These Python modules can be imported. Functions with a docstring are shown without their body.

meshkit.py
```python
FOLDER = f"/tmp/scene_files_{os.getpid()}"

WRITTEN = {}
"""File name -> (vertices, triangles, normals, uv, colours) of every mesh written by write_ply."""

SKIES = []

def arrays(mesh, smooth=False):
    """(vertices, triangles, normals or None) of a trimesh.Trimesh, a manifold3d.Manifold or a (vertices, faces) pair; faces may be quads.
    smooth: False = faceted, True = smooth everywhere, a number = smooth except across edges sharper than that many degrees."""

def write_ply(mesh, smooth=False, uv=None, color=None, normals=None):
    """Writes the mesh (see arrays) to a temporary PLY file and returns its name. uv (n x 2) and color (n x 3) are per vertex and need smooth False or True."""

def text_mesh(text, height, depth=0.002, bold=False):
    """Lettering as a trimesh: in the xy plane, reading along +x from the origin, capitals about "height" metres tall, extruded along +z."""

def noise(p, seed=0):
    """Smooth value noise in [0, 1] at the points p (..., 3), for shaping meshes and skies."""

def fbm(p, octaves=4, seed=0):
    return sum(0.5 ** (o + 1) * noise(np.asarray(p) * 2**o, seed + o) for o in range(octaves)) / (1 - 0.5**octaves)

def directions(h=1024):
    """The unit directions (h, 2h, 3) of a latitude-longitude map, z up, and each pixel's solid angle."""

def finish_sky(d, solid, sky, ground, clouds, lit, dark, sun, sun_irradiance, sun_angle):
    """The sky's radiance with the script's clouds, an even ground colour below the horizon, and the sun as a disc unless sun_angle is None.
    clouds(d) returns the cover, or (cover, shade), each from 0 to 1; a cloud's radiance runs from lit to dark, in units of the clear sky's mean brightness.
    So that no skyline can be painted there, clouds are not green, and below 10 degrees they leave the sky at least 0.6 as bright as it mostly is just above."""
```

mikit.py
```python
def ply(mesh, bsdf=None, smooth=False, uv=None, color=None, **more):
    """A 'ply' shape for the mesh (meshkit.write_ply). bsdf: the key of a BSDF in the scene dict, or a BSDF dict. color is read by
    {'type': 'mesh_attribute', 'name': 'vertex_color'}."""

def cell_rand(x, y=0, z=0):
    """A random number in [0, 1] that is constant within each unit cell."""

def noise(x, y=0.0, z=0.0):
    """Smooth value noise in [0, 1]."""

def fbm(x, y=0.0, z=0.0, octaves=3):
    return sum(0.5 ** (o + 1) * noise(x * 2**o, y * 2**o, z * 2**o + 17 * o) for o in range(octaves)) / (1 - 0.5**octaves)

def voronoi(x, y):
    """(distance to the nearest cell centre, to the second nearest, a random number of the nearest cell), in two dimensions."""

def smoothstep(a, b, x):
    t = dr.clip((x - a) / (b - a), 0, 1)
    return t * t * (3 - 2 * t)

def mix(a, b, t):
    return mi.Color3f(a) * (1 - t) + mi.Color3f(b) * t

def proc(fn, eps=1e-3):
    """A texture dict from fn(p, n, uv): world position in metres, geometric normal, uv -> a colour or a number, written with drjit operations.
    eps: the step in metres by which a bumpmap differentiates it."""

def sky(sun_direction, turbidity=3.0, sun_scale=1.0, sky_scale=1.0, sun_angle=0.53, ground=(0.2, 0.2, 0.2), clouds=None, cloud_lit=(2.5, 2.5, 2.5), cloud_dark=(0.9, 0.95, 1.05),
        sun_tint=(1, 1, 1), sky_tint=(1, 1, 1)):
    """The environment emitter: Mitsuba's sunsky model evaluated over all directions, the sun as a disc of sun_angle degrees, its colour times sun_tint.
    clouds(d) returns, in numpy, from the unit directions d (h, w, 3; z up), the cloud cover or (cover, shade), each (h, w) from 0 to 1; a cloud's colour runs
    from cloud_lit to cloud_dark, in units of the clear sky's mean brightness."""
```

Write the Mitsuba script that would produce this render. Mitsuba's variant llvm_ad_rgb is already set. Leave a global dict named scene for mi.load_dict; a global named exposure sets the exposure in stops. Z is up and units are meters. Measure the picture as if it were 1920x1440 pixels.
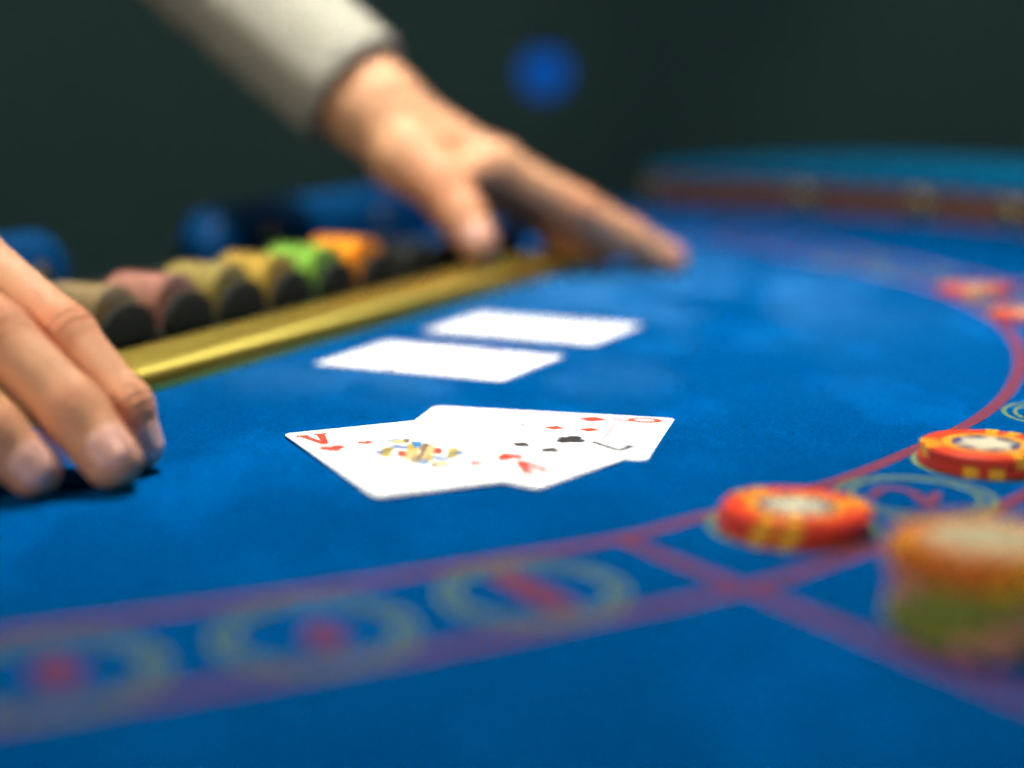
import math, numpy as np, trimesh, mitsuba as mi, drjit as dr, mikit, meshkit
from shapely.geometry import Polygon, LineString, Point, box as sbox
from shapely import affinity, union_all
mi.set_variant('llvm_ad_rgb') if mi.variant() is None else None
T = mi.ScalarTransform4f
H = 0.90                                   # height of the felt above the floor
scene, labels = {}, {}

# ------------------------------------------------------------------ camera, light, exposure
FPX, PITCH, CAMZ = 2957.0, 11.486, 0.1221
c, s_ = math.cos(math.radians(PITCH)), math.sin(math.radians(PITCH))
scene['camera'] = {'type': 'thinlens', 'fov_axis': 'x', 'fov': 2*math.degrees(math.atan(960/FPX)),
    'aperture_radius': 0.0106, 'focus_distance': 0.534, 'near_clip': 0.01, 'far_clip': 50.0,
    'to_world': T().look_at(origin=[0, 0, H+CAMZ], target=[0, c, H+CAMZ-s_], up=[0, 0, 1])}
exposure = 0.45
KEY = (0.02, 0.74, H+0.95)                # bulb of the lamp over the table
KEY_RADIANCE = (590, 555, 485)
FRONT = (-0.75, -0.70, H+0.85)             # added fill light in globe form, unseen behind the viewer, to the left
FRONT_RADIANCE = (118, 103, 80)
CEIL_RADIANCE = (6.0, 6.1, 5.8)
scene['key_spot'] = {'type': 'spot', 'to_world': T().look_at(origin=[0.10, 1.0, H+1.4], target=[0.15, 1.06, H], up=[0, 1, 0]),
    'intensity': {'type': 'rgb', 'value': [2.1, 2.0, 1.75]}, 'cutoff_angle': 22, 'beam_width': 5}

# ------------------------------------------------------------------ materials
def rgb(*v): return {'type': 'rgb', 'value': list(v)}
def pr(col, rough=0.5, **k):
    return {'type': 'twosided', 'bsdf': {'type': 'principled', 'base_color': col if isinstance(col, dict) else rgb(*col), 'roughness': rough, **k}}
def felt_fn(p, n, uv):
    big = mikit.fbm(p.x*9+3, p.y*7, 0.0, 3)
    nap = mikit.fbm(p.x*46, p.y*22+7, 3.0, 3)
    grain = mikit.noise(p.x*1900, p.y*1900, 0.0)
    k = 0.74 + 0.26*big + 0.40*mikit.smoothstep(0.45, 0.8, nap)*big + 0.42*(grain-0.5)
    far_sheen = dr.exp(-dr.square((p.x-0.085)/0.10)-dr.square((p.y-0.87)/0.13))
    near_sheen = 0.55*dr.exp(-dr.square((p.x+0.02)/0.10)-dr.square((p.y-0.615)/0.035))
    painted_sheen = (far_sheen+near_sheen)*mikit.smoothstep(0.30, 0.65, mikit.fbm(p.x*26+5, p.y*11+2, 0.0, 3))  # light sheen on the felt, painted into its colour as two soft patches
    return mi.Color3f(0.0, 0.056, 0.205)*k + mi.Color3f(0.017, 0.052, 0.095)*painted_sheen*(0.7+0.6*nap)
def felt_bump(p, n, uv):
    return 0.00022*mikit.noise(p.x*1500, p.y*1500, 0.0) + 0.0008*mikit.fbm(p.x*40, p.y*22, 0.0, 3)
def wood_fn(p, n, uv):
    g = mikit.fbm(p.x*14, p.y*14, p.z*240, 4)
    return mikit.mix((0.06, 0.028, 0.018), (0.17, 0.075, 0.040), g)
def wall_fn(p, n, uv):
    g = mikit.fbm(p.x*5, p.y*5, p.z*5, 3)
    return mi.Color3f(0.099, 0.198, 0.196)*(0.96+0.08*g)
def floor_fn(p, n, uv):
    g = mikit.fbm(p.x*60, p.y*60, 0.0, 3)
    return mi.Color3f(0.030, 0.054, 0.050)*(0.9+0.2*g)
def line_fn(p, n, uv):
    grain = mikit.noise(p.x*1700, p.y*1700, 1.0)
    return mi.Color3f(0.105, 0.024, 0.045)*(0.7+0.6*grain)
def ring_fn(p, n, uv):
    grain = mikit.noise(p.x*1700, p.y*1700, 1.0)
    return mi.Color3f(0.095, 0.15, 0.055)*(0.7+0.6*grain)
def pad_fn(p, n, uv):
    g = mikit.fbm(p.x*300, p.y*300, p.z*300, 3)
    return mi.Color3f(0.0, 0.115, 0.27)*(0.8+0.4*g)
def vest_fn(p, n, uv):
    g = mikit.noise(p.x*500, p.y*500, p.z*500)
    return mi.Color3f(0.010, 0.016, 0.015)*(0.8+0.4*g)
def shirt_fn(p, n, uv):
    g = mikit.noise(p.x*900, p.y*900, p.z*900)
    return mi.Color3f(0.30, 0.295, 0.25)*(0.95+0.1*g)
M = scene
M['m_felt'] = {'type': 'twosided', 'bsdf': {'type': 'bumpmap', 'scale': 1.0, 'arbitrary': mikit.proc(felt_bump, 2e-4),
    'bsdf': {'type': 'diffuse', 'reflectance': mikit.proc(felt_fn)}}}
M['m_line'] = pr(mikit.proc(line_fn), 0.9, specular=0.04, sheen=0.1)
M['m_ring'] = pr(mikit.proc(ring_fn), 0.9, specular=0.04, sheen=0.1)
M['m_wood'] = pr(mikit.proc(wood_fn), 0.3, specular=0.4, clearcoat=0.4)
M['m_dark'] = pr((0.012, 0.016, 0.016), 0.5)
M['m_tray'] = pr((0.014, 0.018, 0.018), 0.55, specular=0.2)
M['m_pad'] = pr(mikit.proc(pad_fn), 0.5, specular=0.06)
M['m_pad_shaded'] = pr((0.0, 0.030, 0.105), 0.5, specular=0.06)  # pad blue with the dealer side's weaker light put into the colour
M['m_brass'] = pr((0.90, 0.70, 0.13), 0.30, metallic=1.0)
M['m_nail'] = pr((0.9, 0.66, 0.22), 0.12, metallic=1.0)
M['m_card'] = pr((0.93, 0.93, 0.92), 0.4, specular=0.3)
M['m_red'] = pr((0.68, 0.045, 0.025), 0.5, specular=0.3)
M['m_black'] = pr((0.02, 0.018, 0.02), 0.5, specular=0.3)
M['m_blue'] = pr((0.005, 0.17, 0.45), 0.5)
M['m_lightblue'] = pr((0.08, 0.16, 0.38), 0.5)
M['m_yellow'] = pr((0.42, 0.29, 0.02), 0.5)
M['m_olive'] = pr((0.22, 0.19, 0.035), 0.5)
M['m_cream'] = pr((0.55, 0.43, 0.20), 0.5)
M['m_brown'] = pr((0.14, 0.085, 0.045), 0.5)
M['m_chip'] = pr((0.60, 0.042, 0.014), 0.35, specular=0.45)
M['m_chip_spot'] = pr((0.80, 0.40, 0.015), 0.35, specular=0.45)
M['m_chip_ring'] = pr((0.72, 0.31, 0.02), 0.35, specular=0.45)
M['m_chip_navy'] = pr((0.03, 0.03, 0.12), 0.35)
M['m_chip_cream'] = pr((0.50, 0.48, 0.36), 0.35, specular=0.45)
M['m_chip_beige'] = pr((0.42, 0.37, 0.23), 0.4, specular=0.3)
M['m_chip_orange'] = pr((0.50, 0.13, 0.010), 0.4, specular=0.3)
M['m_chip_lime'] = pr((0.17, 0.21, 0.03), 0.35, specular=0.45)
M['m_chip_pink'] = pr((0.60, 0.25, 0.20), 0.35, specular=0.45)
M['m_row_orange'] = pr((0.85, 0.27, 0.01), 0.35, specular=0.45)
M['m_row_green'] = pr((0.15, 0.33, 0.04), 0.35, specular=0.45)
M['m_row_yellow'] = pr((0.36, 0.24, 0.04), 0.35, specular=0.45)
M['m_row_pink'] = pr((0.26, 0.12, 0.09), 0.35, specular=0.45)
M['m_row_olive'] = pr((0.21, 0.17, 0.045), 0.35, specular=0.45)
M['m_row_tan'] = pr((0.18, 0.13, 0.06), 0.35, specular=0.45)
M['m_row_dark'] = pr((0.015, 0.03, 0.035), 0.35, specular=0.45)
M['m_skin'] = pr({'type': 'mesh_attribute', 'name': 'vertex_color'}, 0.56, specular=0.30)
M['m_fingernail'] = pr((0.72, 0.40, 0.32), 0.16, specular=0.5, clearcoat=0.7, clearcoat_gloss=0.9)
M['m_shirt'] = pr(mikit.proc(shirt_fn), 0.8)
M['m_vest'] = pr(mikit.proc(vest_fn), 0.85, specular=0.1)
M['m_hair'] = pr((0.02, 0.014, 0.01), 0.5)
M['m_eye'] = pr((0.7, 0.68, 0.64), 0.2)
M['m_wall'] = pr(mikit.proc(wall_fn), 0.9, specular=0.05)
M['m_floor'] = pr(mikit.proc(floor_fn), 0.9, specular=0.05)
M['m_ceiling'] = pr((0.03, 0.034, 0.034), 0.9, specular=0.05)

# ------------------------------------------------------------------ helpers
def num(name, parent=None):
    base = (parent + '__' if parent else '') + name
    k, i = base, 0
    used = lambda q: q in scene or q in labels or any(x.startswith(q + '__') for x in scene)
    while used(k):
        i += 1; k = f'{base}_{i:03d}'
    return k
def add(name, mesh, mat, parent=None, smooth=False, lift=True, tw=None, color=None, uv=None, **more):
    """One entry of the scene; coordinates have z=0 on the felt and are lifted to the table's height."""
    k = num(name, parent)
    d = mesh if isinstance(mesh, dict) else mikit.ply(mesh, mat, smooth, color=color, uv=uv)
    t = T().translate([0, 0, H]) if lift else T()
    scene[k] = {**d, **more, 'to_world': t @ tw if tw is not None else t}
    return k
def tag(k, label=None, cat=None, group=None, kind=None):
    d = {}
    if label: d['label'] = label
    if cat: d['category'] = cat
    if group: d['group'] = group
    if kind: d['kind'] = kind
    labels[k] = d
    return k
def thing(name, label, cat, group=None):
    k = num(name); return tag(k, label, cat, group)
def ext(poly, z0, th):
    ps = [g for g in getattr(poly, 'geoms', [poly]) if g.geom_type == 'Polygon' and not g.is_empty]
    m = trimesh.util.concatenate([trimesh.creation.extrude_polygon(g, th, engine='earcut') for g in ps])
    m.apply_translation([0, 0, z0]); return m
def bevel_box(x, y, z, b=0.004):
    import manifold3d as m3
    x, y, z = x/2-b, y/2-b, z/2-b
    pts = [(sx*x+dx, sy*y+dy, sz*z+dz) for sx in (-1, 1) for sy in (-1, 1) for sz in (-1, 1) for dx, dy, dz in ((sx*b, 0, 0), (0, sy*b, 0), (0, 0, sz*b))]
    m = m3.Manifold.hull_points(np.array(pts)).to_mesh()
    return trimesh.Trimesh(m.vert_properties[:, :3], m.tri_verts)
E1, E2 = np.array([.439, .898]), np.array([.898, -.439])      # along the dealer's straight side / towards the players
def st(s, t, z=0.0): return np.array([*(s*E1 + t*E2), z])
def st2(s, t): return s*E1 + t*E2
S0, T0 = 0.664, -0.510                                         # centre of the curved side
def rad(x): return .647+.065*min(max(-x/.9, 0), 1)**2*(3-2*min(max(-x/.9, 0), 1))   # its radius, a little wider at the near end
def lathe(profile, n=64, close=True):
    pr_ = np.asarray(profile, float); a = np.arange(n)/n*2*np.pi
    v = np.stack([pr_[None, :, 0]*np.cos(a)[:, None], pr_[None, :, 0]*np.sin(a)[:, None], np.repeat(pr_[None, :, 1], n, 0)], -1).reshape(-1, 3)
    m = len(pr_); i, j = np.meshgrid(np.arange(n), np.arange(m-1), indexing='ij'); i2 = (i+1) % n
    q = np.stack([i*m+j, i2*m+j, i2*m+j+1, i*m+j+1], -1).reshape(-1, 4)
    t = trimesh.Trimesh(v, np.vstack([q[:, [0, 1, 2]], q[:, [0, 2, 3]]]), process=False); t.merge_vertices(); t.update_faces(t.nondegenerate_faces()); return t
def loft(sections, closed_profile=True, caps=True):
    """Rings of equal length joined into a skin."""
    S = np.asarray(sections, float); n, m = S.shape[:2]
    i, j = np.meshgrid(np.arange(n-1), np.arange(m if closed_profile else m-1), indexing='ij'); j2 = (j+1) % m
    q = np.stack([i*m+j, i*m+j2, (i+1)*m+j2, (i+1)*m+j], -1).reshape(-1, 4)
    f = [np.vstack([q[:, [0, 1, 2]], q[:, [0, 2, 3]]])]; v = S.reshape(-1, 3)
    if caps:
        for e, flip in ((0, 1), (n-1, 0)):
            ce = S[e].mean(0); v = np.vstack([v, ce]); k = len(v)-1; a = np.arange(m)
            tri = np.stack([a+e*m, (a+1) % m+e*m, np.full(m, k)], -1); f.append(tri[:, ::-1] if flip else tri)
    t = trimesh.Trimesh(v, np.vstack(f), process=False); trimesh.repair.fix_normals(t); return t
def catmull(pts, n=12):
    P_ = np.asarray(pts, float); P_ = np.vstack([2*P_[0]-P_[1], P_, 2*P_[-1]-P_[-2]]); out = []
    for i in range(1, len(P_)-2):
        for u in np.arange(n)/n:
            a, b, c_, d = P_[i-1:i+3]
            out.append(.5*((2*b)+(c_-a)*u+(2*a-5*b+4*c_-d)*u*u+(3*b-a-3*c_+d)*u**3))
    return np.array(out + [P_[-2]])
def tube(path, r, n=10):
    path = np.asarray(path, float); d = np.gradient(path, axis=0); d /= np.linalg.norm(d, axis=1, keepdims=True)
    r = np.broadcast_to(r, len(path)); secs = []
    up = np.array([0, 0, 1.0]) if abs(d[0][2]) < .9 else np.array([1.0, 0, 0])
    for p, t, rr in zip(path, d, r):
        x = np.cross(t, up); x /= np.linalg.norm(x); y = np.cross(x, t); a = np.arange(n)/n*2*np.pi
        secs.append(p+rr*(np.cos(a)[:, None]*x+np.sin(a)[:, None]*y))
    return loft(secs)

# ------------------------------------------------------------------ the room
def struct(name, mesh, mat, label=None):
    k = add(name, mesh, mat, lift=False); tag(k, label, None, None, 'structure'); return k
def slab(x0, x1, y0, y1, z0, z1): return trimesh.creation.box(bounds=[[x0, y0, z0], [x1, y1, z1]])
X0, X1, Y0, Y1, ZC = -3.6, 3.6, -2.6, 4.6, 3.0
struct('floor', slab(X0, X1, Y0, Y1, -.1, 0), 'm_floor', 'dark carpeted floor below the gaming table')
struct('ceiling', slab(X0, X1, Y0, Y1, ZC, ZC+.1), 'm_ceiling', 'dark ceiling of the room')
struct('wall_back', slab(X0, X1, Y1, Y1+.1, -.1, ZC+.1), 'm_wall', 'plain dark green grey wall behind the table')
struct('wall_front', slab(X0, X1, Y0-.1, Y0, -.1, ZC+.1), 'm_wall', 'plain dark wall behind the viewer')
struct('wall_left', slab(X0-.1, X0, Y0, Y1, -.1, ZC+.1), 'm_wall', 'plain dark wall on the left')
struct('wall_right', slab(X1, X1+.1, Y0, Y1, -.1, ZC+.1), 'm_wall', 'plain dark wall on the right')
for x, y, w_ in ((-1.6, 2.9, 'by the far left corner'), (1.6, 2.9, 'by the far right corner'), (-1.6, -.6, 'left of the viewer'), (1.6, -.6, 'right of the viewer')):
    k = thing('ceiling_light', 'square recessed ceiling light '+w_, 'ceiling light', 'recessed ceiling lights')
    fr = trimesh.boolean.difference([slab(x-.32, x+.32, y-.32, y+.32, ZC-.03, ZC-.001), slab(x-.28, x+.28, y-.28, y+.28, ZC-.05, ZC-.012)], engine='manifold')
    add('frame', fr, 'm_dark', k, lift=False)
    q = trimesh.Trimesh([[x-.28, y-.28, ZC-.014], [x-.28, y+.28, ZC-.014], [x+.28, y+.28, ZC-.014], [x+.28, y-.28, ZC-.014]], [[0, 1, 2], [0, 2, 3]])
    add('diffuser', q, 'm_card', k, lift=False, emitter={'type': 'area', 'radiance': rgb(*CEIL_RADIANCE)})
# the lamp above the table and the added globe fill light behind the viewer
k = thing('pendant_lamp', 'dark metal pendant lamp hanging above the blue table', 'lamp')
kx, ky, kz = KEY
sh = lathe([(.02, .10), (.075, .09), (.080, .03), (.090, -.16), (.094, -.16), (.085, .035), (.079, .097), (.02, .107)], 48); sh.apply_translation(KEY)
add('lamp_shade', sh, 'm_dark', k, smooth=40, lift=False)
bl = lathe([(0, 0), (.055, 0), (.055, .012), (0, .012)], 32); bl.apply_translation(KEY)
add('bulb', bl, 'm_card', k, lift=False, emitter={'type': 'area', 'radiance': rgb(*KEY_RADIANCE)})
add('cord', tube([(kx, ky, kz+.10), (kx, ky, (kz+ZC)/2), (kx, ky, ZC)], .004, 8), 'm_dark', k, lift=False)
k = thing('globe_lamp', 'added frosted white globe as fill light, unseen behind the viewer', 'lamp')
gl = trimesh.creation.icosphere(3, .085); gl.apply_translation(FRONT)
add('globe', gl, 'm_card', k, smooth=True, lift=False, emitter={'type': 'area', 'radiance': rgb(*FRONT_RADIANCE)})
cp = lathe([(.006, .105), (.030, .100), (.036, .074), (0, .074)], 24); cp.apply_translation(FRONT); add('cap', cp, 'm_dark', k, smooth=30, lift=False)
add('cord', tube([np.array(FRONT)+[0, 0, z] for z in (.10, .6, ZC-FRONT[2])], .004, 8), 'm_dark', k, lift=False)

# ------------------------------------------------------------------ the gaming table
table = thing('gaming_table', 'blue felt card table with padded blue rail and red layout lines', 'table')
def outline(r, tback, n=72):
    a = np.linspace(-np.pi/2, np.pi/2, n)
    arc = [(S0+(rad(x)+r)*math.sin(x), T0+(rad(x)+r)*math.cos(x)) for x in a]
    return [st2(s, t) for s, t in arc] + [st2(S0+rad(1.5)+r, tback), st2(S0-rad(-1.5)-r, tback)]
fp = Polygon(outline(.004, -.5535))
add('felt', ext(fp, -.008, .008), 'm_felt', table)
add('dealer_edge', ext(Polygon([st2(S0-rad(-1.5)-.03, -.5538), st2(S0+rad(1.5)+.03, -.5538), st2(S0+rad(1.5)+.03, -.603), st2(S0-rad(-1.5)-.03, -.603)]), -.0085, .0083), 'm_dark', table)
add('table_body', ext(Polygon(outline(.05, -.600)), -.088, .0795), 'm_wood', table)
for sg in (-1, 1):
    b = bevel_box(.10, .5, H-.088, .01); a = math.atan2(E2[1], E2[0])
    b.apply_transform(trimesh.transformations.rotation_matrix(math.atan2(E1[1], E1[0]), [0, 0, 1]))
    p = st(S0+sg*.33, -.33, -(H-.088)/2-.088); b.apply_translation(p)
    add('leg', b, 'm_wood', table)
def arc_sweep(profile, a0, a1, n=90, z0=.0245, taper=1.0):
    secs = []
    for x in np.linspace(a0, a1, n):
        RAD = rad(x); k_ = 1-(1-taper)*max(0, 1-min(x-a0, a1-x)/.42)**2
        secs.append([st(S0+(RAD+r)*math.sin(x), T0+(RAD+r)*math.cos(x), z0+(z-z0)*k_ if z > z0 else z) for r, z in profile])
    return loft(secs)
hp = math.pi/2
add('rail_base', arc_sweep([(0, -.0005), (0, .020), (.002, .0235), (.006, .0245), (.10, .0245), (.10, -.05), (.02, -.05), (.02, -.0005)], -hp, hp), 'm_wood', table, smooth=35)
pad = [(.003, .0250), (.002, .030), (.005, .037), (.014, .0445), (.028, .0475), (.045, .0488), (.066, .047), (.086, .042), (.100, .034), (.108, .018), (.110, .0), (.106, -.016), (.1015, -.018), (.1015, .0250)]
add('rail_pad', arc_sweep(pad, -hp, hp, z0=.0250, taper=.30), 'm_pad', table, smooth=45)
stud = lathe([(.0110*x, .0052*(1-x*x)) for x in np.linspace(0, .97, 12)]+[(.0110, 0), (0, -.0005)], 28)
small_stud = lathe([(0, .0042), (.0025, .0038), (.0045, .0022), (.0055, 0), (0, -.0005)], 20)
for ang in (1.1146, .885, .716, .5875, .43, .27, .10, -.1, -.3, -.5, -.7, -.9, -1.1, -1.3):
    w = math.cos(ang)*E1[0]+math.sin(ang)*E1[1]; x = math.atan2(w, math.cos(ang)*E2[0]+math.sin(ang)*E2[1]); RAD = rad(x)
    cx, cy = st2(S0, T0); px, py = cx+(RAD-.0002)*math.cos(ang), cy+(RAD-.0002)*math.sin(ang)
    m = stud.copy(); m.apply_transform(trimesh.geometry.align_vectors([0, 0, 1], [-math.cos(ang), -math.sin(ang), 0])); m.apply_translation([px, py, .0118])
    add('brass_stud', m, 'm_nail', table, smooth=40)
# padded edge on the dealer's side, in two lengths
def straight_pad(s0, s1):
    prof = [(-.5545, 0.0), (-.5545, .010), (-.553, .020), (-.557, .032), (-.564, .0375), (-.572, .0390), (-.580, .0375), (-.587, .032), (-.591, .018), (-.592, 0.0)]
    secs = []
    for x in np.linspace(0, 1, 25):
        e = min(x, 1-x)*(s1-s0); k_ = 1-max(0, 1-e/.012)**2*.35
        secs.append([st(s0+x*(s1-s0), -.572+(t+.572)*k_, z*k_) for t, z in prof])
    return loft(secs)
add('dealer_pad', straight_pad(.500, .626), 'm_pad_shaded', table, smooth=50)
add('dealer_pad', straight_pad(.745, 1.085), 'm_pad_shaded', table, smooth=50)
for s in (.530, .600, .796, .93, 1.03):
    m = small_stud.copy(); m.apply_transform(trimesh.geometry.align_vectors([0, 0, 1], [*E2, .35])); m.apply_translation(st(s, -.5550, .020))
    add('brass_stud', m, 'm_nail', table, smooth=40)

# printed layout: lines, rings and figures lie flat on the felt
inner = catmull([(-.236, .272), (-.172, .299), (-.112, .326), (-.0455, .3565), (-.008, .3769), (.028, .3972), (.0545, .4196), (.0951, .4536), (.1313, .4967), (.1659, .544), (.1949, .6008), (.2195, .672), (.2355, .7589), (.2335, .868), (.213, .948), (.1864, 1.0169), (.1558, 1.0845), (.11, 1.15)], 10)
li = LineString(inner)
lo = li.parallel_offset(.0485, 'right', join_style=1)
def flat(geom, z=.0000): return ext(geom, z, .00012)
add('layout_line', flat(li.buffer(.0025, cap_style=2)), 'm_line', table)
add('layout_line', flat(lo.buffer(.0025, cap_style=2)), 'm_line', table)
def divider(a, b): add('layout_line', flat(LineString([a, b]).buffer(.0025, cap_style=2), .00003), 'm_line', table)
divider((.028, .397), (.118, .264))
divider((-.132, .318), (-.085, .205))
divider((.2335, .868), (.390, .925))
RINGS = [(.0050, .3548), (-.0430, .3272), (-.0930, .3035), (.0754, .4085), (.1160, .4385), (.1480, .4775), (.1975, .5460), (.2235, .5955), (.2430, .6450), (.2620, .7610), (.2615, .8330), (.238, .930), (.2135, .9900)]
for x, y in RINGS:
    g = union_all([Point(x, y).buffer(.0229, 48).difference(Point(x, y).buffer(.0214, 48)), Point(x, y).buffer(.0190, 48).difference(Point(x, y).buffer(.0176, 48))])
    add('betting_ring', flat(g, .00004), 'm_ring', table)
def figure(g): add('layout_figure', flat(g, .00006), 'm_line', table)
two = catmull([(.1042, .4382), (.1065, .4440), (.1110, .4470), (.1150, .4445), (.1168, .4390), (.1168, .4315)], 8)
figure(union_all([LineString(two).buffer(.0015), LineString([(.1228, .4402), (.1176, .4292)]).buffer(.0016)]))
figure(LineString([(-.0015, .3650), (.0110, .3455)]).buffer(.0044))
dm = lambda x, y, a, w, h: affinity.translate(affinity.rotate(Polygon([(-w, 0), (0, -h), (w, 0), (0, h)]), a, origin=(0, 0)), x, y)
figure(dm(-.0408, .3255, 25, .0058, .0100))
figure(dm(-.0930, .3045, 25, .0065, .0105))
figure(dm(.1975, .5460, 60, .0055, .0095))

# ------------------------------------------------------------------ brass rail and chip tray
prof = [(0, 0), (0, .0026), (.0006, .0042), (.0018, .0064), (.0038, .0086), (.0064, .0106), (.0096, .0122), (.0132, .0134), (.0170, .0140), (.0205, .0137), (.0228, .0126), (.0234, .0)]
secs = [[st(s, -.3785-t, z+.0001) for t, z in prof] for s in np.linspace(.300, .918, 40)]
k = add('brass_bar', loft(secs), 'm_brass', smooth=50)
tag(k, 'long polished brass bar running along the front of the chip tray', 'bar')
tray = thing('chip_tray', 'dark chip tray with round channels behind the brass bar', 'chip tray')
TROWS = [.386, .426, .466, .506, .546, .586, .626, .666, .706, .746, .786, .826, .862]
TF, TB = -.424, -.520
base = Polygon([st2(.352, TF+.001), st2(.884, TF+.001), st2(.884, TB-.004), st2(.352, TB-.004)])
import manifold3d as m3
def solid(m): return m3.Manifold(m3.Mesh(np.asarray(m.vertices, np.float32), np.asarray(m.faces, np.uint32)))
body = solid(ext(base, .0001, .0105))
E13, E23 = np.array([*E1, 0]), np.array([*E2, 0])
def row_frame(s, t, z):
    """Local z of a lying chip points along the row (towards the players)."""
    m = np.eye(4); m[:3, 0] = E13; m[:3, 1] = [0, 0, 1]; m[:3, 2] = np.cross(m[:3, 0], m[:3, 1]); m[:3, 3] = st(s, t, z); return m
ROWZ = .0166
sgn = np.sign(np.cross(E13, [0, 0, 1]) @ E23)
cyls = []
for s in TROWS:
    cy = trimesh.creation.cylinder(.0166, .0900, sections=40); cy.apply_transform(row_frame(s, (TF+TB)/2-.001, ROWZ)); cyls.append(solid(cy))
body = body - m3.Manifold.batch_boolean(cyls, m3.OpType.Add)
bm = body.to_mesh(); add('base', trimesh.Trimesh(bm.vert_properties[:, :3], bm.tri_verts, process=False), 'm_tray', tray)
rim = Polygon([st2(.315, -.404), st2(.918, -.404), st2(.918, -.549), st2(.315, -.549)]).difference(base.buffer(.0005))
add('rim_plate', ext(rim, .0001, .0012), 'm_tray', tray)
for s in TROWS:       # round-topped end plate in front of each row
    w = .0165
    pl = Polygon([(-w, -ROWZ+.0105)] + [(w*math.cos(a), (.0075)+(w*.80)*math.sin(a)-.0075-.004) for a in np.linspace(math.pi, 0, 17)] + [(w, -ROWZ+.0105)])
    m = ext(pl, 0, .003); m.apply_transform(row_frame(s, TF-.0005 if sgn > 0 else TF, ROWZ)); add('end_plate', m, 'm_tray', tray, smooth=30)

# ------------------------------------------------------------------ chips
CR, CT = .0200, .0033
def chip_body(): return lathe([(0, 0), (CR-.0006, 0), (CR, .0005), (CR, CT-.0005), (CR-.0006, CT), (.0135, CT), (.0133, CT-.0001), (0, CT-.0001)], 56)
def sector(r0, r1, a0, a1, n=9):
    a = np.radians(np.linspace(a0, a1, n)); return Polygon([(r1*math.cos(x), r1*math.sin(x)) for x in a]+[(r0*math.cos(x), r0*math.sin(x)) for x in a[::-1]])
def edge_spot(a, w): return ext(sector(CR-.0055, CR+.00008, a-w/2, a+w/2), -.00003, CT+.00010)
star = Polygon([((.0094 if i % 2 == 0 else .0062)*math.cos(math.pi*i/6+.3), (.0094 if i % 2 == 0 else .0062)*math.sin(math.pi*i/6+.3)) for i in range(12)])
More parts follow.
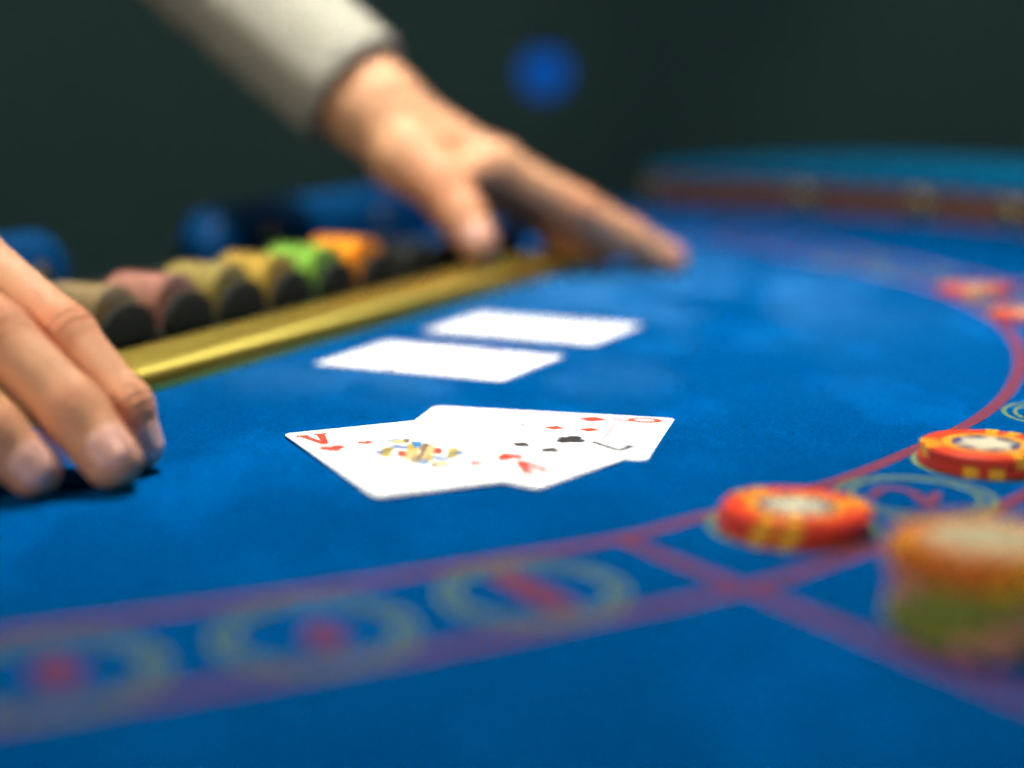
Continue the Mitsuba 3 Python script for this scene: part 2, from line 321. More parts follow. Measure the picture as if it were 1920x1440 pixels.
CB = mikit.ply(chip_body(), 'm_chip', 35)
CBO = mikit.ply(chip_body(), 'm_chip_orange', 35)
CBL = mikit.ply(chip_body(), 'm_chip_lime', 35)
RING = mikit.ply(ext(Point(0, 0).buffer(.0136, 32).difference(Point(0, 0).buffer(.0104, 32)), CT-.0001, .00016), 'm_chip_ring')
NAVY = mikit.ply(ext(Point(0, 0).buffer(.0105, 32), CT-.0001, .00012), 'm_chip_navy')
STAR = mikit.ply(ext(star.buffer(.0006), CT-.0001, .00018), 'm_chip_cream')
CREAM = mikit.ply(ext(Point(0, 0).buffer(.0135, 32), CT-.0001, .00018), 'm_chip_beige')
SPOTS = {}
def spot(a, w, mat):
    if (a, w, mat) not in SPOTS: SPOTS[a, w, mat] = mikit.ply(edge_spot(a, w), mat)
    return SPOTS[a, w, mat]
def chip(x, y, z, rot, label, group=None, kind='orange', spots=((0, 14), (24, 14), (90, 14), (180, 14), (204, 14), (270, 14)), top=True):
    k = thing('poker_chip', label, 'poker chip', group)
    tw = T().translate([x, y, z]).rotate([0, 0, 1], rot)
    add('body', {'lime': CBL, 'wide': CBO, 'amber': CBO}.get(kind, CB), None, k, tw=tw)
    for a, w in spots: add('edge_spot', spot(a, w, 'm_chip_spot' if kind != 'lime' else 'm_chip_pink'), None, k, tw=tw)
    if kind == 'wide': add('inlay', CREAM, None, k, tw=tw)
    else:
        add('inlay_ring', RING, None, k, tw=tw); add('inlay', NAVY, None, k, tw=tw); add('inlay_star', STAR, None, k, tw=tw)
    return k
CTS = CT+.00012
SP6 = ((0, 13), (22, 13), (120, 13), (142, 13), (240, 13), (262, 13))
chip(.0750, .4060, .0001, -7, 'lower orange-red chip of the pair left of the red printed 2', spots=SP6)
chip(.0758, .4056, CTS, -4, 'upper orange-red chip of the pair left of the red printed 2', spots=SP6)
chip(.1466, .4760, .0001, 3, 'lower orange-red chip of the pair touching the red line at the right edge', spots=SP6)
chip(.1470, .4754, CTS, 46, 'upper orange-red chip of the pair touching the red line at the right edge', spots=SP6)
for i in range(4): chip(.1028+.0005*i, .3322-.0006*i, .0001+i*CTS, 17*i+8, 'yellow-green chip in the tall stack at the lower right, '+['lowest', 'second from the felt', 'third from the felt', 'fourth from the felt'][i], kind='lime', spots=SP6)
chip(.1026, .3318, .0001+4*CTS, 30, 'orange chip second from the top of the tall stack at the lower right', kind='amber', spots=SP6)
chip(.1031, .3314, .0001+5*CTS, 44, 'top chip of the tall stack at the lower right, wide cream centre', kind='wide', spots=SP6)
chip(.2510, .8480, .0001, 10, 'orange chip on the far ring at the right, left one of the two far chips', spots=SP6)
chip(.2540, .7640, .0001, 40, 'orange chip by the right edge, nearer one of the two far chips', spots=SP6)
# chips standing on edge in the tray
rows = [('green', .426), ('olive', .466), ('tan', .506), ('pink', .546), ('olive', .586), ('yellow', .626), ('green', .666), ('orange', .706)]
RB = lathe([(0, 0), (.0158, 0), (.0163, .0005), (.0163, .0028), (.0158, .0033), (.0110, .0033), (.0108, .0031), (0, .0031)], 36)
DESC = ['green row under the near hand', 'olive row beside the near hand', 'tan row', 'pink row', 'olive row beside the yellow one', 'yellow row', 'green row beside the orange one', 'orange row']
ORD = ['front', 'second', 'third', 'fourth', 'fifth', 'sixth', 'seventh', 'eighth', 'ninth']
ROWB = {}
for i, (col, s) in enumerate(rows):
    if col not in ROWB: ROWB[col] = mikit.ply(RB, 'm_row_'+col, 35)
    for j in range(9):
        m = row_frame(s, TF-.0045-.0034*(j+1) if sgn > 0 else TF-.0045-.0034*j, ROWZ)
        k = add('poker_chip', ROWB[col], None, tw=T(m.tolist()))
        tag(k, f'{ORD[j]} chip from the front in the {DESC[i]} of the tray', 'poker chip', f'chips in the {DESC[i]} of the tray')

# ------------------------------------------------------------------ playing cards
def card_frame(x, y, t, sg=1):
    u = np.array([math.cos(t), math.sin(t)]); v = np.array([u[1], -u[0]])*sg
    return np.array([x, y]), u, v
def card(name, label, frame, ulen, vlen, z, group=None):
    o, u, v = frame
    k = thing(name, label, 'playing card', group)
    def place(poly):
        return affinity.affine_transform(poly, [u[0], v[0], u[1], v[1], o[0], o[1]])
    def part(nm, poly, mat, lift=0.0):
        q = affinity.scale(poly, .001, .001, origin=(0, 0))
        return add(nm, ext(place(q), z+.0003+lift, .00003), mat, k)
    face = sbox(3.2, 3.2, ulen-3.2, vlen-3.2).buffer(3.2, 12)
    add('card_stock', ext(place(affinity.scale(face, .001, .001, origin=(0, 0))), z, .0003), 'm_card', k)
    return k, part
W, L = 63., 88.
def rot180(p, ulen, vlen): return affinity.rotate(p, 180, origin=(ulen/2, vlen/2))
def heart(cx, cy, w, h, a=0):
    t = np.linspace(0, 2*np.pi, 60, endpoint=False)
    x = 16*np.sin(t)**3; y = 13*np.cos(t)-5*np.cos(2*t)-2*np.cos(3*t)-np.cos(4*t)
    return affinity.translate(affinity.rotate(Polygon(np.stack([x/32*w, -(y+2.5)/29*h], 1)), a, origin=(0, 0)), cx, cy)
def club(cx, cy, w, h, a=0):
    r = .27
    g = union_all([Point(0, -.24).buffer(r), Point(-.25, .10).buffer(r), Point(.25, .10).buffer(r), Polygon([(-.06, 0), (.06, 0), (.17, .5), (-.17, .5)])])
    return affinity.translate(affinity.rotate(affinity.scale(g, w, h, origin=(0, 0)), a, origin=(0, 0)), cx, cy)
def diamond(cx, cy, w, h): return Polygon([(cx-w/2, cy), (cx, cy-h/2), (cx+w/2, cy), (cx, cy+h/2)])
# nine of diamonds: u runs along the long side, v towards the viewer
k, part = card('playing_card', 'nine of diamonds lying under the other two face-up cards', card_frame(-.02806, .56031, -.2435), L, W, .0001)
nine = union_all([affinity.scale(Point(0, 0).buffer(1, 32), 6.0, 3.5).difference(affinity.scale(Point(0, 0).buffer(1, 32), 3.6, 2.05))])
nine = union_all([affinity.rotate(affinity.translate(nine, 78.0, 6.0), 0), LineString([(67.4, 6.6), (70.3, 8.1), (73.8, 8.3), (76.5, 8.7)]).buffer(.55)])
d1 = diamond(60.1, 8.7, 10.2, 7.8)
for g in (nine, d1):
    part('index', g, 'm_red'); part('index', rot180(g, L, W), 'm_red')
for a in (62.2, 50.2, 37.8, 25.8):
    for b in (25.0, 38.0): part('pip', diamond(a, b, 6.6, 5.2), 'm_red')
part('pip', diamond(44, 31.5, 6.6, 5.2), 'm_red')
part('frame_line', LineString([(69.1, 18.5), (69.1, 44.5)]).buffer(.11), 'm_red'); part('frame_line', LineString([(18.9, 18.5), (18.9, 44.5)]).buffer(.11), 'm_red')
# seven of clubs: u along the short side (from the near corner), v along the long side
k, part = card('playing_card', 'seven of clubs lying between the jack and the nine of diamonds', card_frame(.00747, .44328, .9054, -1), W, L, .00045)
seven = union_all([LineString([(61.0, 8.0), (53.2, 8.0)]).buffer(.85, cap_style=2), LineString([(61.0, 7.4), (60.2, 10.6)]).buffer(.6), LineString([(53.6, 8.2), (56.4, 16.4), (57.9, 20.9)]).buffer(.75)])
cl = club(56.0, 28.6, -10.0, 9.5)
for g in (seven, cl):
    part('index', g, 'm_black'); part('index', rot180(g, W, L), 'm_black')
for a, b in ((40.4, 25.6), (40.4, 37.3), (40.4, 62.5), (25.0, 25.6), (25.0, 44.0), (25.0, 62.5), (32.5, 35.0)):
    part('pip', club(a, b, -5.4, 5.8) if b < 44 else club(a, b, -5.4, -5.8), 'm_black')
# jack of hearts
k, part = card('playing_card', 'jack of hearts with the index V, topmost of the three overlapping cards', card_frame(-.07656, .5126, .4422), W, L, .0008)
vee = union_all([Polygon([(3.8, 6.2), (5.8, 6.4), (8.9, 20.3), (6.9, 20.3)]), Polygon([(9.9, 6.2), (12.3, 6.4), (9.0, 20.5), (7.6, 20.0)]), Polygon([(2.9, 5.7), (6.9, 5.9), (6.9, 6.9), (2.9, 6.7)]), Polygon([(9.0, 5.7), (13.1, 5.9), (13.1, 6.9), (9.0, 6.7)])])
ht = heart(8.3, 27.7, 8.2, 8.6); hp_ = heart(20.6, 24.6, 5.0, 4.9)
vee = vee.buffer(.22)
for g in (vee, ht):
    part('index', g, 'm_red'); part('index', rot180(g, W, L), 'm_red')
part('pip', hp_, 'm_red'); part('pip', rot180(hp_, W, L), 'm_red')
half = [  # one half of the court figure
    ('m_lightblue', [(19.0, 36.8), (21.6, 36.4), (22.0, 39.6), (19.2, 40.4)]),
    ('m_olive', [(21.4, 36.2), (24.6, 33.0), (26.2, 35.6), (23.4, 39.2), (21.8, 39.8)]),
    ('m_yellow', [(19.0, 40.2), (22.0, 39.4), (22.6, 42.2), (19.6, 45.0)]),
    ('m_lightblue', [(26.0, 31.6), (28.4, 31.6), (31.4, 35.8), (29.4, 37.6), (26.8, 34.4)]),
    ('m_red', [(26.2, 39.4), (27.8, 40.6), (27.6, 43.2), (24.8, 47.4), (23.8, 45.4)]),
    ('m_cream', [(27.9, 40.4), (29.6, 39.2), (32.4, 40.6), (27.0, 52.8), (24.4, 50.8), (25.0, 47.4)]),
    ('m_yellow', [(30.4, 36.8), (32.6, 37.4), (32.4, 40.4), (29.8, 39.0)]),
    ('m_blue', [(34.6, 29.6), (36.9, 31.2), (34.6, 36.6), (32.4, 36.8)]),
    ('m_yellow', [(32.4, 32.2), (34.0, 31.8), (32.2, 36.8), (30.2, 36.6)]),
    ('m_brown', [(37.2, 33.0), (38.3, 34.6), (34.4, 41.2), (32.6, 40.4), (34.8, 37.0)]),
    ('m_brown', [(33.6, 24.8), (35.0, 25.8), (33.0, 30.0), (32.2, 29.4)]),
    ('m_cream', [(29.0, 25.4), (33.2, 26.2), (31.6, 30.2), (28.6, 29.4)]),
    ('m_lightblue', [(27.4, 24.2), (32.2, 23.8), (32.2, 24.5), (27.6, 25.0)]),
]
for mt, pts in half:
    g = Polygon(pts).buffer(-.25).buffer(.55, 6)
    part('court_figure', g, mt); part('court_figure', rot180(g, W, L), mt)
part('sword', Polygon([(37.5, 33.8), (38.3, 34.8), (26.9, 55.2), (25.9, 54.2)]), 'm_brown', .00001)
part('sword', Polygon([(38.3, 35.4), (39.3, 36.4), (28.3, 55.0), (27.2, 54.6)]), 'm_cream', .00001)
# the two cards behind
for lab, fr, m1 in (('white card lying nearer of the two behind the fanned cards', card_frame(-.08309, .6411, -.4455, -1), ((-.0049, .6754), (-.0538, .6224))),
                    ('white card farther away, beside the end of the brass bar', card_frame(-.04314, .72243, -.4444, -1), ((-.0152, .6942), (.0340, .7586)))):
    k, part = card('playing_card', lab, fr, L, W, .0001)
    o, u, v = fr
    for q in m1:
        r = (np.array(q)-o)*1000; part('pip', heart(float(r@u), float(min(max(r@v, 4), W-4)), 5, 5, 90), 'm_brown')

# ------------------------------------------------------------------ the dealer
def surfnet(f, lo, hi, h):
    lo, hi = np.array(lo, float), np.array(hi, float); n = np.ceil((hi-lo)/h).astype(int)+1
    ax = [lo[i]+h*np.arange(n[i]) for i in range(3)]
    P_ = np.stack(np.meshgrid(*ax, indexing='ij'), -1).reshape(-1, 3).astype(np.float32)
    F = np.concatenate([f(P_[i:i+400000]) for i in range(0, len(P_), 400000)]).reshape(n)
    S = F < 0; cnt = np.zeros(n-1); acc = np.zeros((*(n-1), 3))
    def sub(A, o): return A[o[0]:A.shape[0]-1+o[0], o[1]:A.shape[1]-1+o[1], o[2]:A.shape[2]-1+o[2]]
    for a in range(3):
        for b in range(4):
            o = [0, 0, 0]; others = [i for i in range(3) if i != a]; o[others[0]] = b & 1; o[others[1]] = b >> 1
            o2 = list(o); o2[a] = 1
            A, B = sub(F, o), sub(F, o2); cr = (A < 0) != (B < 0); t = np.where(cr, A/np.where(cr, A-B, 1), 0)
            p = np.zeros((*A.shape, 3)); p[...] = o; p[..., a] += t
            acc += np.where(cr[..., None], p, 0); cnt += cr
    on = cnt > 0; idx = -np.ones(on.shape, int); idx[on] = np.arange(on.sum())
    base_ = np.stack(np.nonzero(on), -1); V = lo+h*(base_+acc[on]/cnt[on][:, None]); quads = []
    for a in range(3):
        b, c_ = [(1, 2), (2, 0), (0, 1)][a]
        sl = [slice(1, n[i]-1) for i in range(3)]; sl[a] = slice(0, n[a]-1); sl2 = list(sl); sl2[a] = slice(1, n[a])
        A, B = S[tuple(sl)], S[tuple(sl2)]; ch = np.stack(np.nonzero(A != B), -1)
        if not len(ch): continue
        g = ch.copy(); g[:, b] += 1; g[:, c_] += 1
        def cell(db, dc):
            q = g.copy(); q[:, b] -= db; q[:, c_] -= dc; return idx[q[:, 0], q[:, 1], q[:, 2]]
        q = np.stack([cell(1, 1), cell(0, 1), cell(0, 0), cell(1, 0)], -1); fl = ~A[tuple(ch.T)]
        q[fl] = q[fl][:, ::-1]; quads.append(q)
    q = np.vstack(quads); q = q[(q >= 0).all(1)]
    return trimesh.Trimesh(V, np.vstack([q[:, [0, 1, 2]], q[:, [0, 2, 3]]]), process=False)
def smin(a, b, k):
    h_ = np.clip(.5+.5*(b-a)/k, 0, 1); return b*(1-h_)+a*h_-k*h_*(1-h_)
def cone(p, a, b, ra, rb):
    a, b = np.float32(a), np.float32(b); ab = b-a; t = np.clip((p-a)@ab/(ab@ab), 0, 1)
    return np.linalg.norm(p-a-t[:, None]*ab, axis=1)-(ra+(rb-ra)*t)
def chain(p, J, R, k=.004):
    d = None
    for i in range(len(J)-1):
        e = cone(p, J[i], J[i+1], R[i], R[i+1]); d = e if d is None else smin(d, e, k)
    return d
def unit(v): v = np.asarray(v, float); return v/np.linalg.norm(v)
def ell(p, c_, r): 
    q = (p-np.float32(c_))/np.float32(r); n_ = np.linalg.norm(q, axis=1); return (n_-1)*min(r)
# near (right) hand: joints in metres, z above the felt
NH = dict(
    index=([(-.1755, .4909, .0673), (-.1367, .4734, .0411), (-.1172, .4655, .0210), (-.1136, .4672, .0078)], [.0112, .0098, .0084, .0074]),
    middle=([(-.1847, .4735, .0669), (-.1519, .4566, .0440), (-.1283, .4492, .0229), (-.1163, .4450, .0092)], [.0115, .0104, .0098, .0088]),
    ring=([(-.1952, .4550, .0612), (-.1689, .4425, .0399), (-.1478, .4345, .0207), (-.1368, .4366, .0085)], [.0110, .0097, .0089, .0082]),
    pinky=([(-.2009, .4350, .0534), (-.1809, .4260, .0340), (-.1672, .4179, .0194), (-.1607, .4257, .0075)], [.0098, .0085, .0078, .0070]),
    thumb=([(-.2420, .5300, .0750), (-.2080, .5200, .0560), (-.1830, .5110, .0420), (-.1640, .5030, .0330)], [.0140, .0122, .0108, .0092]))
NW = np.array((-.2640, .5430, .0960)); NE = np.array((-.420, .640, .245))
FH = dict(
    index=([(-.0077, .9121, .0660), (.0387, .9174, .0410), (.0688, .9239, .0237), (.0950, .9288, .0085)], [.0112, .0108, .0100, .0088]),
    middle=([(-.0141, .9325, .0660), (.0352, .9468, .0340), (.0610, .9481, .0180), (.0815, .9440, .0090)], [.0112, .0106, .0096, .0086]),
    ring=([(-.0224, .9517, .0598), (.0228, .9661, .0307), (.0424, .9650, .0180), (.0564, .9700, .0085)], [.0108, .0100, .0090, .0082]),
    pinky=([(-.0293, .9679, .0542), (.0083, .9815, .0290), (.0249, .9820, .0180), (.0390, .9900, .0080)], [.0096, .0088, .0080, .0074]),
    thumb=([(-.0593, .8926, .0705), (-.0399, .8796, .0566), (-.0270, .8690, .0399), (-.0182, .8599, .0262)], [.0200, .0160, .0138, .0114]))
FW = np.array((-.0791, .9135, .0980)); FE = np.array((-.278, 1.010, .262))
def hand_sdf(p, Hd, wrist, elbow, flat_dir, creases=()):
    d = None
    for n_, (J, R) in Hd.items():
        e = chain(p, J, R, .0035)
        d = e if d is None else smin(d, e, .0016)
    palm = None
    for n_ in ('index', 'middle', 'ring', 'pinky'):
        J, R = Hd[n_]; e = cone(p, wrist, J[0], .018, R[0]+.0004); palm = e if palm is None else smin(palm, e, .012)
    e = cone(p, wrist, Hd['thumb'][0][0], .019, Hd['thumb'][1][0]); palm = smin(palm, e, .010)
    e = cone(p, Hd['thumb'][0][1], Hd['index'][0][0], .008, .009); palm = smin(palm, e, .012)
    d = smin(d, palm, .006)
    fore = cone(p, wrist, elbow, .0235, .040)
    d = smin(d, fore, .018)
    for (c_, ax, nrm, wid, amp, sp) in creases:
        q = p-np.float32(c_); a = q@np.float32(ax); side = q@np.float32(np.cross(ax, nrm)); dn = q@np.float32(nrm)
        m = np.exp(-(side/wid)**2)*np.clip(dn/.006, 0, 1)*np.exp(-(a/(1.7*sp))**2)
        d = d+amp*m*(.5+.5*np.cos(2*np.pi*a/sp+.6*np.sin(side*500)))-amp*.35*m
    return d
camdir = unit(np.array([0, 0, CAMZ])-np.array([-.125, .46, .025]))
def dorsal(J, i, mix_): 
    ax = unit(np.subtract(J[i+1], J[i])); n_ = unit(np.asarray(mix_)); n_ = unit(n_-ax*(n_@ax)); return ax, n_
cam_r, cam_u = np.array([1., 0, 0]), np.array([0, .2, .98])
DOR = dict(index=camdir+.75*cam_r+.45*cam_u, middle=camdir+.28*cam_r+.22*cam_u, ring=camdir+.25*cam_r+.2*cam_u)
cre = []
for n_ in ('index', 'middle', 'ring'):
    J = NH[n_][0]
    ax, nr = dorsal(J, 0, DOR[n_]); ax2, nr2 = dorsal(J, 1, DOR[n_]); cre.append((J[1], unit(ax+ax2), unit(nr+nr2), .0085, .00095, .0036))
    ax3, nr3 = dorsal(J, 2, DOR[n_]); cre.append((J[2], unit(ax2+ax3), unit(nr2+nr3), .0078, .00070, .0030))
near_f = lambda p: hand_sdf(p, NH, NW, NE, None, cre)
far_f = lambda p: hand_sdf(p, FH, FW, FE, None)
near = surfnet(near_f, (-.204, .405, -.003), (-.097, .520, .085), .0008)
near_b = surfnet(near_f, (-.335, .395, -.003), (-.202, .60, .185), .0018)
far = surfnet(far_f, (-.155, .83, -.004), (.115, 1.02, .19), .0020)
# torso, head, arms
SL, SR = np.array((-.335, 1.075, .47)), np.array((-.495, .745, .47))
mid = (SL+SR)/2; BK = -E23
neck = mid+np.array([.01, -.005, .06]); headc = mid+E23*.05+np.array([0, 0, .235])
hip = mid+BK*.13+np.array([0, 0, -.48]); waist = mid+BK*.08+np.array([0, 0, -.26])
hl, hr = hip+E13*.095, hip-E13*.095
UP = np.array([0, 0, 1.0])
def torso(p, g=0.0):
    d = cone(p, mid+E13*.10-UP*.05, mid-E13*.10-UP*.05, .10+g, .10+g)
    d = smin(d, cone(p, mid-UP*.06, waist, .125+g, .125+g), .06)
    d = smin(d, cone(p, waist+E13*.05, hip+E13*.05, .115+g, .125+g), .05); d = smin(d, cone(p, waist-E13*.05, hip-E13*.05, .115+g, .125+g), .05)
    for S_ in (SL, SR): d = smin(d, cone(p, mid, S_-UP*.02, .075+g, .058+g), .05)
    return d
fwd_ = unit(E23*.93-UP*.36); rt = -E13
up_h = unit(np.cross(E13, fwd_)); up_h = up_h if up_h[2] > 0 else -up_h
def head(p, g=0.0):
    q = p-np.float32(headc); x, y, z = q@np.float32(E13), q@np.float32(fwd_), q@np.float32(up_h)
    d = (np.sqrt((x/.074)**2+(y/.094)**2+((z-.02)/.098)**2)-1)*.074
    d = smin(d, (np.sqrt((x/.056)**2+((y-.022)/.066)**2+((z+.062)/.056)**2)-1)*.056, .03)
    L_ = lambda a, b, c_: headc+E13*a+fwd_*b+up_h*c_
    d = smin(d, cone(p, L_(0, .090, .012), L_(0, .112, -.026), .008, .013), .010)
    d = smin(d, cone(p, L_(-.018, .086, -.060), L_(.018, .086, -.060), .007, .007), .008)
    for sg in (-1, 1):
        d = smin(d, cone(p, L_(sg*.020, .086, .028), L_(sg*.046, .074, .026), .009, .007), .010)
        d = smin(d, cone(p, L_(sg*.074, -.008, .022), L_(sg*.072, .002, -.026), .013, .009), .006)
        d = np.maximum(d, -(np.linalg.norm(p-np.float32(L_(sg*.031, .094, .008)), axis=1)-.014)*.8)
    return smin(d, cone(p, neck-UP*.05, headc-up_h*.05-fwd_*.015, .060, .056), .03)
def arms(p, g=0.0):
    d = None
    for S_, E_, W_ in ((SL, FE, FW), (SR, NE, NW)):
        Wc = E_+(W_-E_)*.80
        e = smin(cone(p, S_, E_, .056+g, .044+g), cone(p, E_, Wc, .041+g, .030+g), .03); d = e if d is None else np.minimum(d, e)
    return d
FT = [(hl+np.array([*(E2*.02), -1.30+.0]), hl), (hr+np.array([*(E2*.02), -1.30]), hr)]
def legs(p, g=0.0):
    d = None
    for sgn_, h_ in ((1, hl), (-1, hr)):
        foot = np.array([*(h_[:2]+E2*.0), -H+.085]); knee = (h_+foot)/2+E23*.02
        e = smin(cone(p, h_, knee, .095+g, .062+g), cone(p, knee, foot, .062+g, .045+g), .04)
        d = e if d is None else smin(d, e, .02)
    return d
def shoes(p):
    d = None
    for h_ in (hl, hr):
        foot = np.array([*h_[:2], -H+.05]); e = smin(cone(p, foot, foot+E23*.06-UP*.005, .048, .046), cone(p, foot+E23*.06-UP*.005, foot+E23*.17-UP*.018, .046, .032), .02)
        d = e if d is None else np.minimum(d, e)
    return np.maximum(d, -(p[:, 2]+H))
def body_f(p):
    d = smin(torso(p), head(p), .02); d = smin(d, arms(p), .03); return smin(d, legs(p), .03)
coarse = surfnet(body_f, (-.86, .52, -.86), (-.10, 1.28, .90), .010)
# skin colour: redder over the knuckles and at the fingertips
def skin_color(m, Hd=None):
    v = np.asarray(m.vertices); base_c = np.array([.57, .305, .170]); red = np.array([.58, .205, .105]); w = np.zeros(len(v))
    w += .18*(meshkit.fbm(v*90, 3)-.4)
    if Hd:
        for J, R in Hd.values():
            for i, a in ((1, .75), (2, .42), (3, .38)):
                w += a*np.exp(-(np.linalg.norm(v-np.array(J[i]), axis=1)/(R[i]*1.25))**2)
    if Hd is NH:
        for (c_, ax, nrm, wid, amp, sp) in cre:
            q = v-np.array(c_); a = q@ax; side = q@np.cross(ax, nrm); dn = q@nrm
            w += .8*np.exp(-(side/wid)**2)*np.clip(dn/.006, 0, 1)*np.exp(-(a/(1.7*sp))**2)*(.5+.5*np.cos(2*np.pi*a/sp+.6*np.sin(side*500)))**2
    w = np.clip(w, 0, 1)[:, None]
    return base_c*(1-w)+red*w
parts_ = [(near, NH), (near_b, NH), (far, FH), (coarse, None)]
person = thing('person', 'dealer in a white shirt and dark waistcoat reaching over the table with both hands', 'person')
allm = trimesh.util.concatenate([m for m, _ in parts_]); cols = np.vstack([skin_color(m, h_) for m, h_ in parts_])
add('body', trimesh.Trimesh(allm.vertices, allm.faces, process=False), 'm_skin', person, smooth=True, color=cols)
def nail(f, J, R, nrm, w=50, back=.0085, front=.0045):
    ax, n_ = dorsal(J, 2, nrm); sd = np.cross(ax, n_); tip = np.array(J[3])
    rings, seg = 9, 36; v = [(0., 0.)] + [(r_/rings, a) for r_ in range(1, rings+1) for a in np.arange(seg)/seg*2*np.pi]
    V, O = [], []
    for rho, a in v:
        cx, cy = math.cos(a), math.sin(a); ex = .78
        A = rho*math.copysign(abs(cx)**ex, cx); B = rho*math.copysign(abs(cy)**ex, cy)
        base_p = tip+ax*((front-back)/2+B*(front+back)/2); th = math.radians(w)*A
        V.append((base_p, n_*math.cos(th)+sd*math.sin(th))); O.append(.00050*(1-rho**6)-.00022*rho**6)
    p0 = np.array([a for a, _ in V]); dr_ = np.array([b for _, b in V]); t = np.full(len(V), .016)
    for _ in range(40): t = t-.85*f((p0+dr_*t[:, None]).astype(np.float32))
    X = p0+dr_*(t+np.array(O))[:, None]
    F_ = [[0, 1+i, 1+(i+1) % seg] for i in range(seg)]
    for r_ in range(1, rings):
        for i in range(seg):
            a, b = 1+(r_-1)*seg+i, 1+(r_-1)*seg+(i+1) % seg; F_ += [[a, a+seg, b], [b, a+seg, b+seg]]
    return trimesh.Trimesh(X, F_, process=False)
for n_ in ('index', 'middle', 'ring'):
    k = add('fingernail', nail(near_f, NH[n_][0], NH[n_][1], DOR[n_]), 'm_fingernail', person, smooth=True)
camf = unit(np.array([0, 0, CAMZ])-np.array([0, .9, .03]))
k = add('fingernail', nail(far_f, FH['thumb'][0], FH['thumb'][1], camf+.1*cam_r), 'm_fingernail', person, smooth=True)
k = add('fingernail', nail(far_f, FH['index'][0], FH['index'][1], np.array([.3, 0, 1.0])), 'm_fingernail', person, smooth=True)
def shell(f, lo, hi, h_): return surfnet(f, lo, hi, h_)
def cutfar(p, W_, E_, fr):
    ax = unit(W_-E_); c0 = E_+(W_-E_)*fr; return (p-np.float32(c0))@np.float32(ax)
def shirt_f(p):
    d = smin(torso(p, .012), arms(p, .007), .03)
    for W_, E_ in ((FW, FE), (NW, NE)):
        near_arm = cone(p, E_, W_, .07, .07)
        wr = .004*np.sin((p-np.float32(E_))@np.float32(unit(W_-E_))*160)*np.exp(-(near_arm/.05)**2)
        d = d+wr*.5
        cuff = np.maximum(cone(p, E_+(W_-E_)*.66, E_+(W_-E_)*1.10, .0405, .0365), cutfar(p, W_, E_, .955)); d = np.minimum(d, np.maximum(cuff, -cutfar(p, W_, E_, .62)))
        hole = cone(p, E_+(W_-E_)*.5, E_+(W_-E_)*1.1, .0300, .0272); d = np.where(cutfar(p, W_, E_, .84) > 0, np.maximum(d, -hole), d)
    d = np.minimum(d, np.maximum(cone(p, neck-UP*.06, neck+UP*.012, .078, .072), p[:, 2]-neck[2]-.004+.35*((p-np.float32(neck))@np.float32(E23)))); d = np.maximum(d, p[:, 2]-(mid[2]+.115)); d = np.maximum(d, (hip[2]+.0)-p[:, 2]); return d
add('shirt', shell(shirt_f, (-.86, .50, -.10), (-.05, 1.30, .62), .006), 'm_shirt', person, smooth=True)
def vest_f(p):
    d = torso(p, .021); q = p-np.float32(mid); f_ = q@np.float32(E23); x = np.abs(q@np.float32(E13))
    d = np.maximum(d, x-.155); d = np.maximum(d, q[:, 2]-.035-.0*x); d = np.maximum(d, np.where(f_ > 0, q[:, 2]+.20-x*3.0, -1)); return np.maximum(d, hip[2]-.02-p[:, 2])
add('waistcoat', shell(vest_f, (-.86, .50, -.10), (-.08, 1.30, .60), .009), 'm_vest', person, smooth=True)
def trouser_f(p):
    d = smin(legs(p, .012), np.maximum(torso(p, .018), p[:, 2]-(hip[2]+.03)), .02); return np.maximum(d, -H+.06-p[:, 2])
add('trousers', shell(trouser_f, (-.90, .52, -.90), (-.16, 1.28, .08), .010), 'm_vest', person, smooth=True)
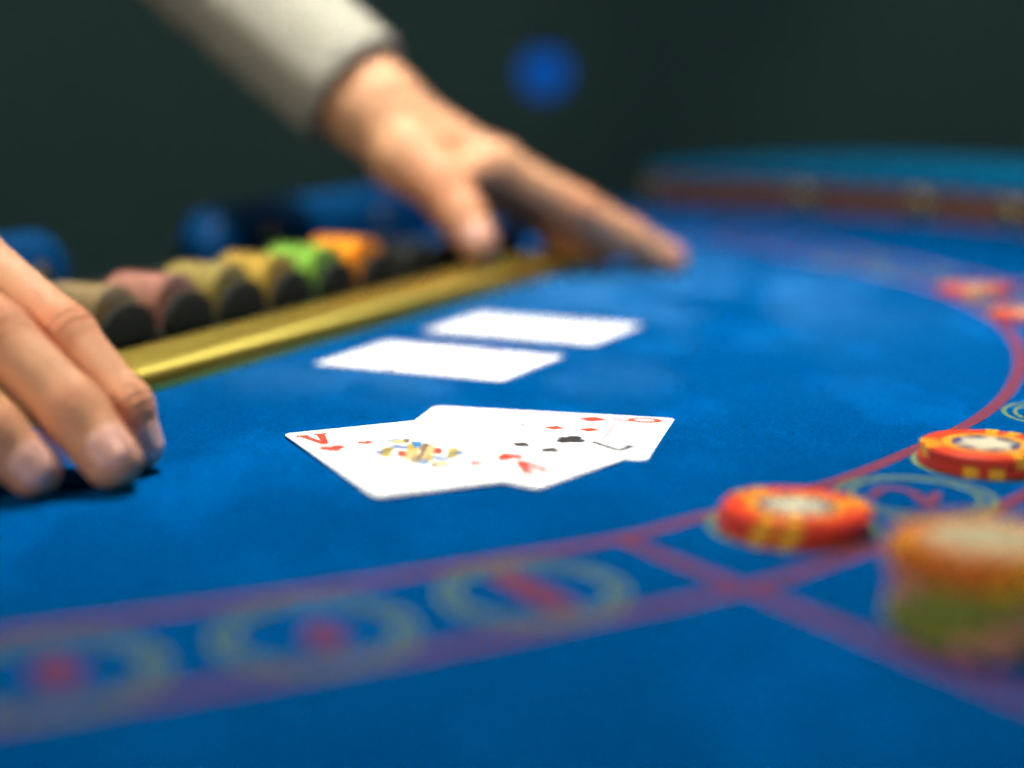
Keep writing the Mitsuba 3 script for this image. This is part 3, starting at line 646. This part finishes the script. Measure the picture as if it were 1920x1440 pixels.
for side_ in (hl, hr):
    lo_ = np.array([*(side_[:2]-.15), -H-.012]); hi_ = np.array([*(side_[:2]+.27), -H+.12])
    f1 = lambda p, h_=side_: np.maximum(smin(cone(p, np.array([*h_[:2], -H+.05]), np.array([*h_[:2], -H+.05])+E23*.06, .048, .046), cone(p, np.array([*h_[:2], -H+.045])+E23*.06, np.array([*h_[:2], -H+.033])+E23*.17, .046, .032), .02), -(p[:, 2]+H-.001))
    add('shoe', shell(f1, lo_, hi_, .006), 'm_dark', person, smooth=True)
def hair_f(p):
    q = p-np.float32(headc); x, y, z = q@np.float32(E13), q@np.float32(fwd_), q@np.float32(up_h)
    d = (np.sqrt((x/.080)**2+((y+.006)/.099)**2+((z-.024)/.103)**2)-1)*.08
    d = d+.002*np.sin(x*400)*np.sin(y*260)
    return np.maximum(d, y-.052-np.clip(z-.055, -.2, .2)*1.6)
add('hair', shell(hair_f, headc-.14, headc+.16, .005), 'm_hair', person, smooth=True)
for sg in (-1, 1):
    e = trimesh.creation.icosphere(2, .0118); e.apply_translation(headc+E13*sg*.031+fwd_*.078+up_h*.008); ek = add('eye', e, 'm_eye', person, smooth=True)
    e = trimesh.creation.icosphere(2, .0058); e.apply_transform(np.diag([1, 1, 1, 1])); e.apply_translation(headc+E13*sg*.031+fwd_*.0856+up_h*.008); add('iris', e, 'm_hair', ek, smooth=True)

# ------------------------------------------------------------------ small blue globe lamp far behind
k = thing('globe_lamp', 'small blue globe lamp hanging in the dark behind the far hand', 'lamp')
gp = np.array((.053, 2.60, H+.108))
gm = trimesh.creation.icosphere(3, .034); gm.apply_translation(gp)
add('globe', gm, 'm_pad', k, smooth=True, lift=False, emitter={'type': 'area', 'radiance': rgb(0.0, .055, .30)})
cp = lathe([(.004, .05), (.014, .046), (.018, .030), (0, .030)], 20); cp.apply_translation(gp); add('cap', cp, 'm_dark', k, smooth=30, lift=False)
add('cord', tube([gp+[0, 0, .045], np.array([gp[0], gp[1], 2.0]), np.array([gp[0], gp[1], ZC])], .0015, 6), 'm_dark', k, lift=False)

for k_, l_ in (('gaming_table__felt', 'blue felt top'), ('gaming_table__rail_pad', 'blue padded rail'), ('gaming_table__rail_base', 'reddish brown wooden rail base'),
               ('person__shirt', 'white shirt with long sleeves'), ('person__waistcoat', 'dark waistcoat'), ('person__trousers', 'dark trousers'), ('person__hair', 'short dark hair')):
    labels[k_] = {'label': l_}
